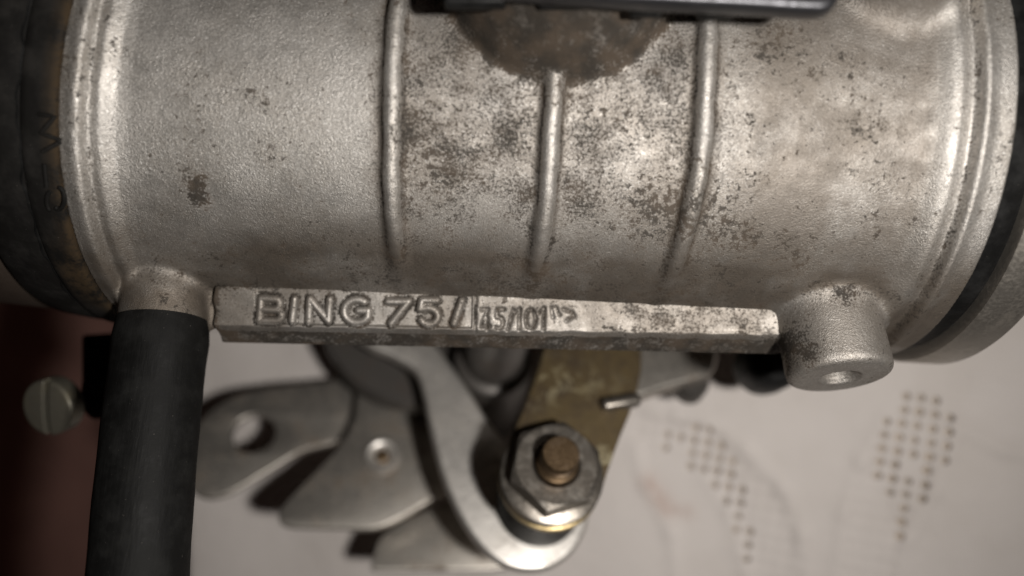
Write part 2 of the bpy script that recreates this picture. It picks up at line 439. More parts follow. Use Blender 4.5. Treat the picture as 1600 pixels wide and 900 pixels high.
def build_cloth():
    cell = 1.15; ang = math.radians(-8)
    ca, sa = math.cos(ang), math.sin(ang)
    org = world_pt(on_cloth(1420, 690))[:2]
    n = 230
    u = np.arange(-n, n + 1)
    U, Vv = np.meshgrid(u, u, indexing='ij')
    X = org[0] + cell * (U * ca - Vv * sa); Y = org[1] + cell * (U * sa + Vv * ca)
    def poly(pix): return np.array([world_pt(on_cloth(*p))[:2] for p in pix])
    def inside(P, x, y):
        r = np.zeros(x.shape, bool); j = len(P) - 1
        for i in range(len(P)):
            c = ((P[i, 1] > y) != (P[j, 1] > y)) & (x < (P[j, 0] - P[i, 0]) * (y - P[i, 1]) / (P[j, 1] - P[i, 1] + 1e-12) + P[i, 0])
            r ^= c; j = i
        return r
    leafs = [poly([(1022, 690), (1060, 668), (1110, 662), (1150, 705), (1172, 790), (1178, 890), (1150, 850), (1134, 800), (1094, 742)]),
             poly([(1418, 602), (1455, 618), (1492, 662), (1482, 705), (1452, 765), (1428, 790), (1408, 860), (1396, 850), (1388, 790), (1352, 718), (1385, 650)])]
    xc = (X[:-1, :-1] + X[1:, 1:]) / 2; yc = (Y[:-1, :-1] + Y[1:, 1:]) / 2
    hole = np.zeros(xc.shape, bool)
    for P in leafs: hole |= inside(P, xc, yc)
    leafmask = hole.copy()
    ii, jj = np.meshgrid(np.arange(2 * n), np.arange(2 * n), indexing='ij')
    hole &= (ii % 2 == 0) & (jj % 2 == 0) & (np.random.default_rng(3).random(ii.shape) < 0.97)
    keep = ~hole & (xc > EDGE_X - 60) & (np.abs(xc) < 250) & (np.abs(yc) < 230)
    # height: slow unevenness, embroidered leaf outlines
    Z = 0.55 * np.sin(X * 0.075 + Y * 0.05) + 0.40 * np.sin(Y * 0.12 - X * 0.05 + 1) + 0.22 * np.sin(X * 0.21 + Y * 0.16 + 2 * np.sin(Y * 0.05)) + 0.55
    def seg_d(a, b):
        a = np.asarray(a); b = np.asarray(b); ba = b - a
        t = np.clip(((X - a[0]) * ba[0] + (Y - a[1]) * ba[1]) / np.dot(ba, ba), 0, 1)
        return np.hypot(X - a[0] - t * ba[0], Y - a[1] - t * ba[1])
    lines = [[(1100, 745), (1140, 800), (1158, 860), (1176, 930)], [(1105, 662), (1165, 700), (1225, 765), (1250, 830), (1258, 930)],
             [(1385, 650), (1345, 720), (1318, 800), (1305, 930)], [(1492, 660), (1455, 765), (1415, 840), (1398, 930)], [(1010, 640), (1060, 650), (1105, 662)],
             [(990, 700), (1010, 760), (1050, 830), (1060, 930)], [(1492, 662), (1560, 700), (1640, 720)]]
    for L in lines:
        P = [world_pt(on_cloth(*p))[:2] for p in L]
        for a, b in zip(P[:-1], P[1:]):
            Z = np.maximum(Z, Z - Z + 0) if False else Z + 0.0
            d = seg_d(a, b); Z = Z + 0.62 * np.exp(-(d / 1.0)**2)
    bands = [poly([(1100, 745), (1150, 720), (1225, 765), (1250, 830), (1258, 930), (1176, 930), (1158, 860), (1140, 800)]),
             poly([(1385, 650), (1345, 720), (1318, 800), (1305, 930), (1398, 930), (1410, 850), (1396, 790)]), poly([(985, 650), (1060, 640), (1150, 690), (1110, 700), (1030, 690), (1000, 720)]),
             poly([(1455, 618), (1540, 575), (1640, 600), (1640, 660), (1560, 640), (1492, 662)])]
    bm_ = np.zeros(X.shape, bool)
    for P in bands: bm_ |= inside(P, X, Y)
    ui, vj = np.meshgrid(np.arange(2 * n + 1), np.arange(2 * n + 1), indexing='ij')
    Z = Z - 0.75 * (bm_ & (ui % 2 == 0) & (vj % 2 == 0))
    lm = np.zeros(X.shape); lm[:-1, :-1] = leafmask
    Z = Z - 0.15 * lm
    rj = np.random.default_rng(5); X0, Y0 = X, Y
    X = X + lm * rj.normal(0, 0.10, X.shape); Y = Y + lm * rj.normal(0, 0.10, X.shape)
    # stain
    P = [world_pt(on_cloth(*p))[:2] for p in ((1012, 752), (1045, 795), (1075, 800))]
    d = np.minimum(seg_d(P[0], P[1]), seg_d(P[1], P[2]) + 0.6)
    stain = np.exp(-(d / 1.6)**2) * 0.55
    # the cloth hangs over the table's edge
    over = np.maximum(EDGE_X + 1.5 - X, 0); R = 2.0
    th = np.minimum(over / R, math.pi / 2)
    Xn = np.where(over > 0, EDGE_X + 1.5 - R * np.sin(th), X)
    Zn = np.where(over > 0, Z - R * (1 - np.cos(th)) - np.maximum(over - R * math.pi / 2, 0), Z)
    V = np.stack([Xn, Y, Zn], 2).reshape(-1, 3)
    idx = np.arange((2 * n + 1)**2).reshape(2 * n + 1, 2 * n + 1)
    F = np.stack([idx[:-1, :-1], idx[1:, :-1], idx[1:, 1:], idx[:-1, 1:]], 2)[keep]
    used = np.unique(F); remap = -np.ones(len(V), int); remap[used] = np.arange(len(used))
    V = V[used]; F = remap[F]; stain = stain.ravel()[used]
    me = bpy.data.meshes.new('tablecloth'); fast_mesh(me, V * MM, F)
    me.polygons.foreach_set('use_smooth', np.ones(len(me.polygons), bool))
    a = me.attributes.new('stain', 'FLOAT', 'POINT'); a.data.foreach_set('value', stain.astype(np.float32))
    me.materials.append(M_CLOTH)
    o = bpy.data.objects.new('tablecloth', me); col.objects.link(o)
    tag(o, 'white cloth with openwork leaf pattern under the carburettor', 'tablecloth')
    st_ = 4
    Us = np.stack([X, Y, np.minimum(Zn, 9) - 0.75], 2)[::st_, ::st_]; k_ = Us.shape[0]
    xi = Us[..., 0]; Us[..., 0] = np.maximum(xi, EDGE_X + 3.5); ok = (np.abs(xi[:-1, :-1]) < 250) & (np.abs(Us[:-1, :-1, 1]) < 230) & (xi[1:, 1:] > EDGE_X + 3.6)
    ix = np.arange(k_ * k_).reshape(k_, k_); Fu = np.stack([ix[:-1, :-1], ix[1:, :-1], ix[1:, 1:], ix[:-1, 1:]], 2)[ok]
    mu = bpy.data.meshes.new('hole_backing'); fast_mesh(mu, Us.reshape(-1, 3) * MM, Fu); mu.materials.append(M_TABLE)  # added sheet close under the cloth, makes its holes lighter
    ou = bpy.data.objects.new('hole_backing', mu); col.objects.link(ou); tag(ou, kind='structure')
    so = o.modifiers.new('thickness', 'SOLIDIFY'); so.thickness = 0.00035; so.offset = -1
    sb = o.modifiers.new('soft holes', 'SUBSURF'); sb.levels = 1; sb.render_levels = 1
build_cloth()

# ------------------------------------------------------------------ carburettor casting
AX = A(2.0, 20.5, -100.0); ROLL = math.radians(-2.5)
BE1 = A(math.cos(ROLL), math.sin(ROLL), 0); BE2 = A(-math.sin(ROLL), math.cos(ROLL), 0); BE3 = A(0, 0, 1)
BM = np.stack([BE1, BE2, BE3], 1)
def toB(c): return (np.asarray(c, float) - AX) @ BM
def toC(b): return np.asarray(b, float) @ BM.T + AX
AXIS = Frame(AX, BE1, e1=(0, 0, 1))

carb = thing('carburettor', 'grimy cast aluminium carburettor lying on its side on the white cloth', 'carburettor', A(0, -10, -142))

PROF = [(-60, 27.2), (-44.3, 27.2), (-43.4, 27.45), (-42.65, 27.4), (-42.45, 26.25), (-41.9, 26.3), (-41.3, 26.35), (-40.8, 26.0), (-40.2, 25.5), (-39, 25.3),
        (0, 25.35), (36.5, 25.4), (38.2, 25.55), (39.3, 25.95), (40.3, 26.55), (41.0, 26.75), (41.8, 26.45), (42.5, 26.3), (42.75, 27.35), (43.15, 27.65), (43.8, 27.35), (44.4, 27.2), (60, 27.2)]
_px = np.arange(-60, 60, 0.05); _pr = np.interp(_px, *np.array(PROF).T)
_k = np.exp(-0.5 * (np.arange(-12, 13) * 0.05 / 0.16)**2); _pr = np.convolve(np.pad(_pr, 12, 'edge'), _k / _k.sum(), 'valid')
X_L, X_R = -44.8, 46.2
def lean(X, Y): return X - 0.09 * Y * np.clip((-30 - X) / 10, 0, 1)     # the left flange is not quite square
def f_barrel(X, Y, Z):
    r = np.sqrt(Y * Y + Z * Z); Xs = lean(X, Y); d = (r - np.interp(Xs, _px, _pr).astype(X.dtype)) * 0.75
    return smax(d, np.maximum(X_L - Xs, X - X_R), 0.35)
RIBS = [(-13.5, -75, 40, 0.0), (2.1, -6, 42, -0.6), (16.8, -75, 43, -0.9)]
def f_rib(X, Y, Z, xr, t0, t1, bend):
    r = np.sqrt(Y * Y + Z * Z); th = np.degrees(np.arctan2(-Y, Z))
    up = 0.55 - 1.75 * np.clip((th - t1 + 12) / 28, 0, 1)**1.5 - 2.4 * np.clip((t0 - th) / 14, 0, 1)
    wob = 0.05 * np.sin(th * 0.21 + xr) + 0.03 * np.sin(th * 0.6 + 2 * xr)
    xc = xr + bend * np.clip((th - 5) / 40, 0, 1.4)**2 + wob
    d = np.sqrt((X - xc)**2 + (r - 25.35 - up)**2) - (0.77 + 0.03 * np.sin(th * 0.37 + xr) + 0.022 * np.sin(th * 1.31 + xr * 3) * np.sin(th * 0.47 + xr))
    return np.where(np.abs(th) > 120, 5.0, d)
SPG_A = toB(at(258, 476, 87.6)); SPG_D = unit(toB(at(217, 905, 79.0)) - toB(at(254, 500, 87.2)))
def f_spigot(X, Y, Z):
    a = SPG_A - SPG_D * 0.3; b = SPG_A + SPG_D * 4.0
    return cap_seg(X, Y, Z, a, b, 4.75, 4.75)
BOSS_END = toB(at(1313, 591, 84.5)); BOSS_D = unit(BM.T @ A(0.03, -0.905, 0.425))
def f_boss(X, Y, Z):
    d = cyl(X, Y, Z, BOSS_END, BOSS_D, 5.65, -14.5, 0.0, 1.2, taper=-0.012)
    hole = cyl(X, Y, Z, BOSS_END + BOSS_D * 0.0, BOSS_D, 1.75, -7.0, 3.0, 0.2)
    cone = cyl(X, Y, Z, BOSS_END, BOSS_D, 2.25, -0.55, 3.0, 0.3, taper=-0.5)
    return smax(smax(d, -hole, 0.25), -cone, 0.2)
RB_D = unit(A(0, math.sin(math.radians(28.5)), math.cos(math.radians(28.5))))
RB_O = A(2.4, 0, 0)
def f_round(X, Y, Z): return cyl(X, Y, Z, RB_O, RB_D, 11.9 + 32.2 * 0.06, 0, 32.2, 1.0, taper=0.06)
SB_D = unit(A(0, math.sin(math.radians(29)), math.cos(math.radians(29)))); SB_O = A(36.6, 0, 0)
def f_small(X, Y, Z): return cyl(X, Y, Z, SB_O, SB_D, 5.6, 0, 33, 0.8)
BARB_O = toB(at(783, 492, 87.9)); BARB_A = unit(BM.T @ A(1, math.tan(math.radians(-1.25)), 0))
def f_web(X, Y, Z):
    a = BARB_O - BARB_A * 34.5; b = BARB_O + BARB_A * 33.5
    dx = (X - BARB_O[0]) * BARB_A[0] + (Y - BARB_O[1]) * BARB_A[1]; dy = (Y - BARB_O[1]) - BARB_A[1] / BARB_A[0] * (X - BARB_O[0]); dz = Z - BARB_O[2]
    q = smax(np.abs(dx) - 34.0, smax(smax(np.abs(dy + 0.4) - 1.9, dz, 0.5), (-(dy + 2.0) * 0.74 + dz * 0.67), 0.4), 0.5)
    return np.maximum(q, -dz - 12)
def f_body(X, Y, Z):
    d = f_barrel(X, Y, Z)
    for r in RIBS: d = smin(d, f_rib(X, Y, Z, *r), 1.0)
    d = smin(d, f_web(X, Y, Z), 1.0)
    d = smin(d, f_spigot(X, Y, Z), 1.2)
    d = smin(d, f_boss(X, Y, Z), 1.5)
    d = smin(d, f_round(X, Y, Z), 0.6)
    d = smin(d, f_small(X, Y, Z), 2.2)
    return d
V, Q = surface_nets(f_body, (-50.5, -38, -29), (48.5, 34, 36), 0.42)
V, N = project(f_body, V)
# grime: dirt at rib feet and fillets, painted shade on round boss and lower barrel
X, Y, Z = V.T
th = np.degrees(np.arctan2(-Y, Z)); rad = np.hypot(Y, Z)
fb = f_barrel(X, Y, Z); ribd = np.stack([f_rib(X, Y, Z, *r) for r in RIBS]); rd = ribd.min(0)
g = np.zeros(len(V))
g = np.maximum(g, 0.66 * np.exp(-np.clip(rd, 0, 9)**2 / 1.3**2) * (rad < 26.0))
lx = np.abs(X[None] - np.array([[-15.6], [1.2], [15.4]])); g = np.maximum(g, (0.42 * np.exp(-(lx / np.array([[1.2], [1.1], [1.5]]))**2) * (rad < 26.0)).max(0) * np.where(th > -8, 1, 0.6))  # strips left of the ribs: dirt with painted rib shadow
fr_, fs_, fbs, fsm = f_round(X, Y, Z), f_spigot(X, Y, Z), f_boss(X, Y, Z), f_small(X, Y, Z)
g = np.maximum(g, 0.80 * np.exp(-np.abs(fr_) / 1.6) * (rad < 26.5)); g = np.maximum(g, 0.92 * np.clip((1.1 - fr_) / 1.0, 0, 1) * (rad > 25.2))  # dirt round the boss foot; the wall's shade painted in dirt colour
for q in (fs_, fbs): g = np.maximum(g, 0.78 * np.exp(-np.clip(q, 0, 20) / 1.1) * np.exp(-np.clip(fb, 0, 9) / 1.0))
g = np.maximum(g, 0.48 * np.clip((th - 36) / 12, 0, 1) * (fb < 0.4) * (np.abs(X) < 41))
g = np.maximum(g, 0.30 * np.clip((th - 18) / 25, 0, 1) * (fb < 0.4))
g = np.maximum(g, 0.6 * np.exp(-((X - 42.45) / 0.35)**2)); g = np.maximum(g, 0.5 * np.exp(-((lean(X, Y) + 42.2) / 0.35)**2)); g = np.maximum(g, 0.42 * np.exp(-((X - 41.6) / 0.7)**2))
g = np.maximum(g, 1.0 * np.exp(-(((X + 33.3) / 1.9)**2 + ((th - 28) / 6)**2)))
g = np.maximum(g, 0.55 * np.exp(-(((X - 33) / 4.5)**2 + ((th - 8) / 4)**2))); g = np.maximum(g, 0.5 * np.exp(-(((X - 24) / 3)**2 + ((th + 14) / 5)**2)))
g = np.maximum(g, 0.95 * (fs_ < 0.6) * np.exp(-(((X + 31) / 2.0)**2 + ((Y + 21.5) / 3.0)**2)))
g = np.maximum(g, 0.5 * (fbs < 0.6) * np.clip((34 - X) / 4, 0, 1)); g = np.maximum(g, 0.95 * (fbs < 0.6) * np.exp(-(((X - 30.2) / 2.2)**2 + ((Y + 25.5) / 2.6)**2))); g = np.maximum(g, 0.85 * (fbs < 0.6) * np.exp(-(((X - 35) / 2.2)**2 + ((Y + 19.5) / 1.8)**2)))
mo = np.clip((X + 13.8) / 1.0, 0, 1) * np.clip((17.5 - X) / 1.5, 0, 1) * np.clip((rad < 25.9) * 1.0, 0, 1)
mo = np.maximum(mo, 0.55 * np.clip((-13.8 - X) / 0.3, 0, 1) * np.exp(-np.clip(-14.5 - X, 0, 30) / 2.0)); mo = np.maximum(mo, 0.6 * np.clip((X - 17.5) / .5, 0, 1) * np.exp(-np.clip(X - 18, 0, 30) / 3.0))
mo = np.clip(mo + 0.35 * (np.abs(X) < 20) * np.clip((th - 30) / 10, 0, 1), 0, 1)
film_shade = 0.8 * np.clip((X - 17) / 6, 0, 1) * np.clip((40.5 - X) / 2, 0, 1) + 0.0 * X  # thin dirt on the right half, also painted to dull the highlight
film_shade = np.maximum(film_shade, 1.0 * np.clip((th - 24) / 20, 0, 1)); film_shade = np.maximum(film_shade, 0.95 * np.exp(-(np.clip(rd, 0, 9) / 1.35)**2) * (rad < 25.75)); film_shade = np.maximum(film_shade, 0.50 * mo * (rad < 25.9)); film_shade = np.maximum(film_shade, 0.9 * (fr_ < 0.25)) * np.where(fbs > 0.6, 1.0, 0.55)  # shade painted on lower barrel, beside the ribs and on round boss
# split the casting into its named pieces along the fillets
fc = V[Q].mean(1); cx, cy, cz = fc.T
cands = [f_barrel(cx, cy, cz)] + [f_rib(cx, cy, cz, *r) for r in RIBS] + [f_spigot(cx, cy, cz), f_boss(cx, cy, cz), f_round(cx, cy, cz), f_small(cx, cy, cz)]
cls = np.argmin(np.stack(cands), 0)
cls[(cls == 0) & (lean(cx, cy) < -42.45)] = 8; cls[(cls == 0) & (cx > 42.6)] = 9
VC = toC(V); NC = N @ BM.T
NAMES = ['barrel', 'rib', 'rib', 'rib', 'hose_spigot', 'threaded_boss', 'round_boss', 'screw_boss', 'flange', 'flange']
LBL = {4: 'rounded stub that the black hose is pushed on', 5: 'drilled boss with a bright rounded end', 1: 'long rib left of centre', 2: 'short middle rib under the round boss', 3: 'rib right of centre', 8: 'narrow flange beside the rubber boot', 9: 'wide flange beside the black gasket'}
for c, nm in enumerate(NAMES):
    q = Q[cls == c]; used = np.unique(q); rm = -np.ones(len(V), int); rm[used] = np.arange(len(used))
    mk(nm, VC[used], rm[q], M_CAST, carb, normals=NC[used], attrs={'grime_shade': g[used], 'mottle': mo[used], 'film_shade': film_shade[used]}, label=LBL.get(c))

# ------------------------------------------------------------------ the name bar with raised and stamped lettering
BAR_O = at(783, 488, 86.9); BAR_ANG = math.radians(-1.25)
BARF = Frame(BAR_O, (0, -0.10, 1), e1=(math.cos(BAR_ANG), math.sin(BAR_ANG), 0))
S_PX = 86.9 / FPX
def bar2(px, py):
    p = on_plane(px, py, BARF.o, BARF.n) - BARF.o; return np.dot(p, BARF.e1), np.dot(p, BARF.e2)
def stroke(pts): return [bar2(*p) for p in pts]
def arc_px(cx, cy, rx, ry, a0, a1, k=10): return [(cx + rx * math.cos(math.radians(a)), cy + ry * math.sin(math.radians(a))) for a in np.linspace(a0, a1, k)]
RAISED = [
    [(408, 466), (405, 501)], [(408, 466), (430, 467)] , arc_px(430, 475, 7, 8, -90, 90, 6), [(407, 483), (432, 484)], arc_px(431, 492, 9, 9, -90, 90, 7), [(405, 501), (431, 501)],      # B
    [(460, 467), (456, 501)],                                                                                        # I
    [(482, 502), (484, 467), (513, 501), (515, 468)],                                                                # N
    arc_px(557, 486, 20, 18, -55, -330, 16) + [(575, 485), (560, 485)],                                              # G
    [(606, 471), (638, 471), (611, 505)],                                                                            # 7
    [(682, 469), (659, 469), (656, 483), (668, 481)] + arc_px(670, 494, 14, 12.5, -80, 150, 10),                     # 5
    [(721, 470), (709, 505)]]                                                                                        # /
STAMP = [[(752, 484), (762, 484), (752, 510), (765, 510)], [(761, 497), (761, 516)],
         [(787, 484), (777, 484), (776, 496)] + arc_px(779, 505, 7, 9, -80, 120, 7), [(802, 485), (793, 516)],
         [(805, 489), (812, 483), (811, 515)], arc_px(829, 499, 8, 15, 0, 360, 16), [(843, 489), (850, 482), (849, 515)]]
MARKS = [[(862, 481), (864, 496)], [(869, 482), (874, 492)], [(880, 484), (893, 488), (897, 494), (885, 502)]]
RAISED = [stroke(s) for s in RAISED]; STAMP = [stroke(s) for s in STAMP]; MARKS = [stroke(s) for s in MARKS]
xl, _ = bar2(333, 490); xr_, _ = bar2(1241, 505); xa, _ = bar2(398, 490); xb, _ = bar2(739, 490)
_, ylip = bar2(560, 511)
def polyd(X, Y, P):
    d = np.full(X.shape, 9.0, X.dtype)
    for a, b in zip(P[:-1], P[1:]):
        ba = (b[0] - a[0], b[1] - a[1]); t = np.clip(((X - a[0]) * ba[0] + (Y - a[1]) * ba[1]) / (ba[0]**2 + ba[1]**2 + 1e-9), 0, 1)
        d = np.minimum(d, np.hypot(X - a[0] - t * ba[0], Y - a[1] - t * ba[1]))
    return d
def f_bar(X, Y, Z):
    tap = 2.35 - 0.0045 * (X + 32)                       # the bar narrows slightly to the right
    bot = -2.30 + 0.004 * (X + 32) - 0.02 * np.sin(X * 2.2) - 0.05 * np.clip(X - xb, 0, 1) * np.sin(X * 1.35)
    pan = np.clip((X - xa) / 0.18, 0, 1) * np.clip((xb - X) / 0.18, 0, 1) * np.clip((Y - ylip) / 0.25, 0, 1)
    surf = -0.30 * pan + 0.03 * np.sin(X * 0.9) * np.sin(Y * 1.7 + X * 0.4) - 0.06 * np.clip(X - xb, 0, 1)
    surf = surf - 0.25 * np.exp(-((X - 0.25 - xb) / 0.22)**2) + 0.10 * np.exp(-((Y - bot - 0.15) / 0.25)**2)
    up = np.zeros_like(X)
    near = (Z > -2.0)
    for s in RAISED:
        d = polyd(X, Y, s); up = np.maximum(up, 0.66 * np.sqrt(np.clip(1 - (d / 0.50)**2, 0, 1)))
    for s in STAMP: d = polyd(X, Y, s); up = up - 0.34 * np.exp(-(d / 0.21)**2)
    for s in MARKS: d = polyd(X, Y, s); up = up - 0.20 * np.exp(-(d / 0.24)**2)
    front = (Z - surf - up) * 0.7
    d = smax(front, Y - tap, 0.3)
    under = (-(Y - bot) * 0.74 + Z * 0.67)               # the slanted underside
    d = smax(d, under, 0.22)
    d = np.maximum(d, -(Y + 4.6)); d = np.maximum(d, -Z - 9)
    return smax(d, np.maximum(xl - X - 0.10 * np.sin(Y * 2.3), X - xr_), 0.4)
BV, BQ = surface_nets(f_bar, (xl - 0.6, -5.2, -6.5), (xr_ + 0.6, 3.2, 1.2), 0.14)
BV, BN = project(f_bar, BV)
x, y, z = BV.T
upd = np.min(np.stack([polyd(x, y, s) for s in RAISED]), 0); std = np.min(np.stack([polyd(x, y, s) for s in STAMP + MARKS]), 0)
onf = (z > -0.55)
gb = 0.80 * np.exp(-((upd - 0.60) / 0.25)**2) * (upd > 0.40) * onf
gb = np.maximum(gb, 0.64 * np.exp(-(std / 0.22)**2) * onf)
gb = np.maximum(gb, 0.62 * np.exp(-((y - 2.2) / 0.5)**2)); gb = np.maximum(gb, 0.85 * (z < -0.6))  # top edge, sides and slanted underside set darker
gb = np.maximum(gb, 0.9 * np.exp(-((x - xb - 0.25) / 0.2)**2) * np.exp(-((y + 0.4) / 2.2)**2)); gb = np.maximum(gb, 0.95 * np.exp(-((x - xl) / 1.1)**2)); gb = np.maximum(gb, 0.95 * np.exp(-((x - xr_) / 1.3)**2)); gb = np.maximum(gb, 0.7 * np.exp(-((x - xa) / 0.2)**2))
gb = np.maximum(gb, 0.33 * (x < xa) + 0.42 * (x > 14) + 0.25 * ((x > xb) & (x < 8)))
gb = np.maximum(gb, 0.30 * onf)
mk('name_bar', BARF.arr(BV), BQ, M_BAR, carb, normals=BN[:, :1] * BARF.e1 + BN[:, 1:2] * BARF.e2 + BN[:, 2:3] * BARF.n,
   attrs={'grime_shade': gb, 'film_shade': np.full(len(BV), 0.75)}, label='flat bar with BING 75/ raised and 45/101 stamped')

# ------------------------------------------------------------------ right end: gasket and ring
mk('gasket', *lathe(AXIS, [(20, 46.0), (26.2, 46.0), (26.5, 46.3), (26.5, 48.0), (26.2, 48.9), (20, 48.9)], 128), M_GASKET, carb)
mk('end_ring', *lathe(AXIS, [(20, 48.7), (27.0, 48.7), (27.7, 48.85), (27.95, 49.3), (28.0, 53.2), (27.6, 53.8), (20, 54)], 128), M_RING, carb)

# ------------------------------------------------------------------ top: round clip plate with its black tabs
CLF = Frame(at(960, -20, 64.0), (0.0, 0.12, 1))
sheet('clip_plate', CLF, [catmull(local2d(CLF, [(610, -120), (640, -50), (760, -20), (900, -6), (1040, 2), (1180, 9), (1280, 15), (1303, 10), (1314, -8), (1312, -60), (1290, -120), (950, -150)]), 5)], 2.4, 0.7, M_CLIP, carb)
for (x0, x1, yb, d) in ((694, 792, 15, 67.0), (840, 916, 15, 67.0), (982, 1034, 28, 67.2), (1086, 1150, 30, 68.5)):
    f = Frame(at((x0 + x1) / 2, yb - 22, d), (0.0, 0.35, 0.94))
    mk('clip_tab', *rounded_box(f, (x1 - x0) / 2 / FPX * d, 22 / FPX * d, 0.7, 0.45), M_GASKET, carb)

# ------------------------------------------------------------------ throttle linkage (all on one tilted shaft direction)
LN = unit((0.10, 0.53, 0.84)); L0 = at(862, 742, 102.0)
def level(h): return Frame(L0 + LN * h, LN)
brass_f = level(0.0)
br = sheet('link_plate', brass_f, [catmull(local2d(brass_f, [(858, 500), (850, 545), (836, 590), (815, 645), (792, 700), (783, 742), (795, 786), (826, 812), (864, 820), (902, 810), (934, 780), (950, 735), (968, 685), (988, 635), (1001, 585), (1002, 548), (996, 500), (930, 480)]), 6)], 1.5, 0.25, M_BRASS, carb, label='tarnished brass plate held by the hexagon nut')
PA = on_plane(858, 608, L0, LN); PB = on_plane(948, 715, L0, LN)
me = br.data; co = np.empty(len(me.vertices) * 3); me.vertices.foreach_get('co', co); co = co.reshape(-1, 3) / MM + BASES[br.name]
pa = me.attributes.new('pale', 'FLOAT', 'POINT'); pa.data.foreach_set('value', np.clip(1.0 * np.exp(-(np.hypot(co[:, 0] - PA[0], co[:, 1] - PA[1]) / 2.8)**2) + 0.55 * np.exp(-(np.hypot(co[:, 0] - PB[0], co[:, 1] - PB[1]) / 2.5)**2), 0, 1).astype(np.float32))
tf = Frame(at(970, 630, 100.0), LN, e1=(0.94, 0.22, 0.26)); tf.o = on_plane(970, 629, L0 + LN * 0.8, LN)
tf = Frame(tf.o, LN, e1=tf.e1 * 0 + A(0.97, 0.24, 0))
mk('bent_tab', *rounded_box(tf, 2.9, 0.95, 1.0, 0.75, 4), M_NUT, br)

nutw = mk('washer', *lathe(level(0), [(2.5, 0.02), (6.55, 0.02), (6.85, 0.25), (6.85, 0.75), (6.6, 0.95), (2.5, 1.0)], 96), M_NUT, carb)
def hexnut(fr, R, h0, h1, seg=120, rot=0.0, bore=2.7):
    ap = R * math.cos(math.pi / 6); rc = ap * 0.985; V, F = [], []
    ring = []
    for i in range(seg):
        a = 2 * math.pi * i / seg; p = (a - rot) % (math.pi / 3) - math.pi / 6
        h = ap / math.cos(p); h = min(h, R * 0.985)
        ring.append((a, h))
    prof = []
    for a, h in ring: V.append((h * math.cos(a), h * math.sin(a), h0))
    for a, h in ring: V.append((h * math.cos(a), h * math.sin(a), h1 - max(h - rc, 0) * 0.5 - 0.06))
    for a, h in ring: q = min(h, rc) - 0.03; V.append((q * math.cos(a), q * math.sin(a), h1))
    for a, h in ring: V.append(((bore + 0.5) * math.cos(a), (bore + 0.5) * math.sin(a), h1))
    for a, h in ring: V.append((bore * math.cos(a), bore * math.sin(a), h1 - 0.5))
    for a, h in ring: V.append((bore * math.cos(a), bore * math.sin(a), h0))
    for j in range(5):
        for i in range(seg):
            k = (i + 1) % seg; F.append((j * seg + i, j * seg + k, (j + 1) * seg + k, (j + 1) * seg + i))
    return fr.arr(V), F
_c = on_plane(884, 657, L0 + LN * 4.4, LN) - on_plane(872, 726, L0 + LN * 4.4, LN)
_rot = math.atan2(np.dot(_c, brass_f.e2), np.dot(_c, brass_f.e1))
mk('hex_nut', *hexnut(level(0), 6.15, 0.9, 4.4, rot=_rot), M_NUT, carb, sharp=25)
mk('stud', *lathe(level(0), [(2.62, -16), (2.62, 4.6), (2.75, 4.75), (2.75, 5.05), (2.5, 5.2), (2.62, 5.4), (2.62, 5.6), (2.4, 5.75), (2.4, 7.85), (2.2, 8.1), (0.6, 8.15)], 64), M_STUD, carb)
mk('washer', *lathe(level(0), [(2.6, -2.5), (6.6, -2.5), (6.95, -2.3), (6.95, -1.75), (6.7, -1.55), (2.6, -1.55)], 96), M_GOLD, carb, label='yellowish washer under the brass plate')
pr = [(2.7, -13.95)]
for i in range(8):
    h = -13.9 + i * 1.42; pr += [(5.55, h + 0.05), (6.1, h + 0.35), (6.2, h + 0.8), (6.1, h + 1.25), (5.55, h + 1.38)]
pr += [(2.7, -2.45)]
mk('spring', *lathe(level(0), pr, 64), M_BLACK, carb)

lf = level(-14.0)
sheet('throttle_lever', lf, [catmull(local2d(lf, [(530, 500), (575, 540), (612, 556), (646, 578), (660, 612), (674, 680), (692, 748), (722, 815), (760, 864), (800, 888), (850, 890), (890, 868), (914, 833), (921, 795), (900, 745), (850, 715), (795, 690), (763, 655), (733, 608), (700, 562), (668, 525), (600, 490)]), 6)], 2.4, 0.8, M_LEVER, carb, sharp=50, label='pale steel lever with rounded end below the nut')
bf = level(-29.0)
pb = sheet('cam_plate', bf, [catmull(local2d(bf, [(640, 520), (585, 545), (560, 578), (558, 615), (552, 655), (532, 694), (498, 732), (462, 768), (438, 796), (436, 814), (452, 823), (520, 825), (580, 826), (618, 813), (690, 772), (760, 730), (770, 620), (710, 530)]), 6)], 1.6, 0.3, M_STEEL, carb, label='pointed grey plate with a small eyelet')
ec = on_plane(597, 713, bf.o, LN); ef = Frame(ec, LN)
mk('eyelet', *lathe(ef, [(1.2, 0.02), (3.1, 0.02), (3.0, 0.5), (2.5, 0.95), (2.0, 0.9), (1.55, 0.5), (1.45, 0.1), (0.9, 0.08)], 48), M_LEVER, pb)
mk('rivet', *lathe(ef, [(1.2, 0.05), (1.2, 0.32), (0.9, 0.42), (0.2, 0.45)], 32), M_STUD, pb)
af = level(-33.5)
hc = local2d(af, [(397, 677)])[0]
sheet('cable_lever', af, [catmull(local2d(af, [(640, 540), (540, 588), (440, 603), (375, 616), (332, 640), (304, 674), (288, 720), (298, 764), (326, 778), (362, 769), (420, 735), (470, 706), (520, 692), (590, 670), (650, 620)]), 6), circle(hc, 3.7, 40, 3.5)[::-1]], 1.5, 0.3, M_STEEL, carb, label='flat grey lever with a round hole')
ef2 = level(-35.0)
sheet('lower_plate', ef2, [catmull(local2d(ef2, [(740, 770), (660, 800), (622, 818), (596, 838), (585, 862), (580, 888), (590, 892), (680, 891), (780, 889), (830, 870), (830, 790)]), 6)], 1.5, 0.3, M_STEEL, carb)
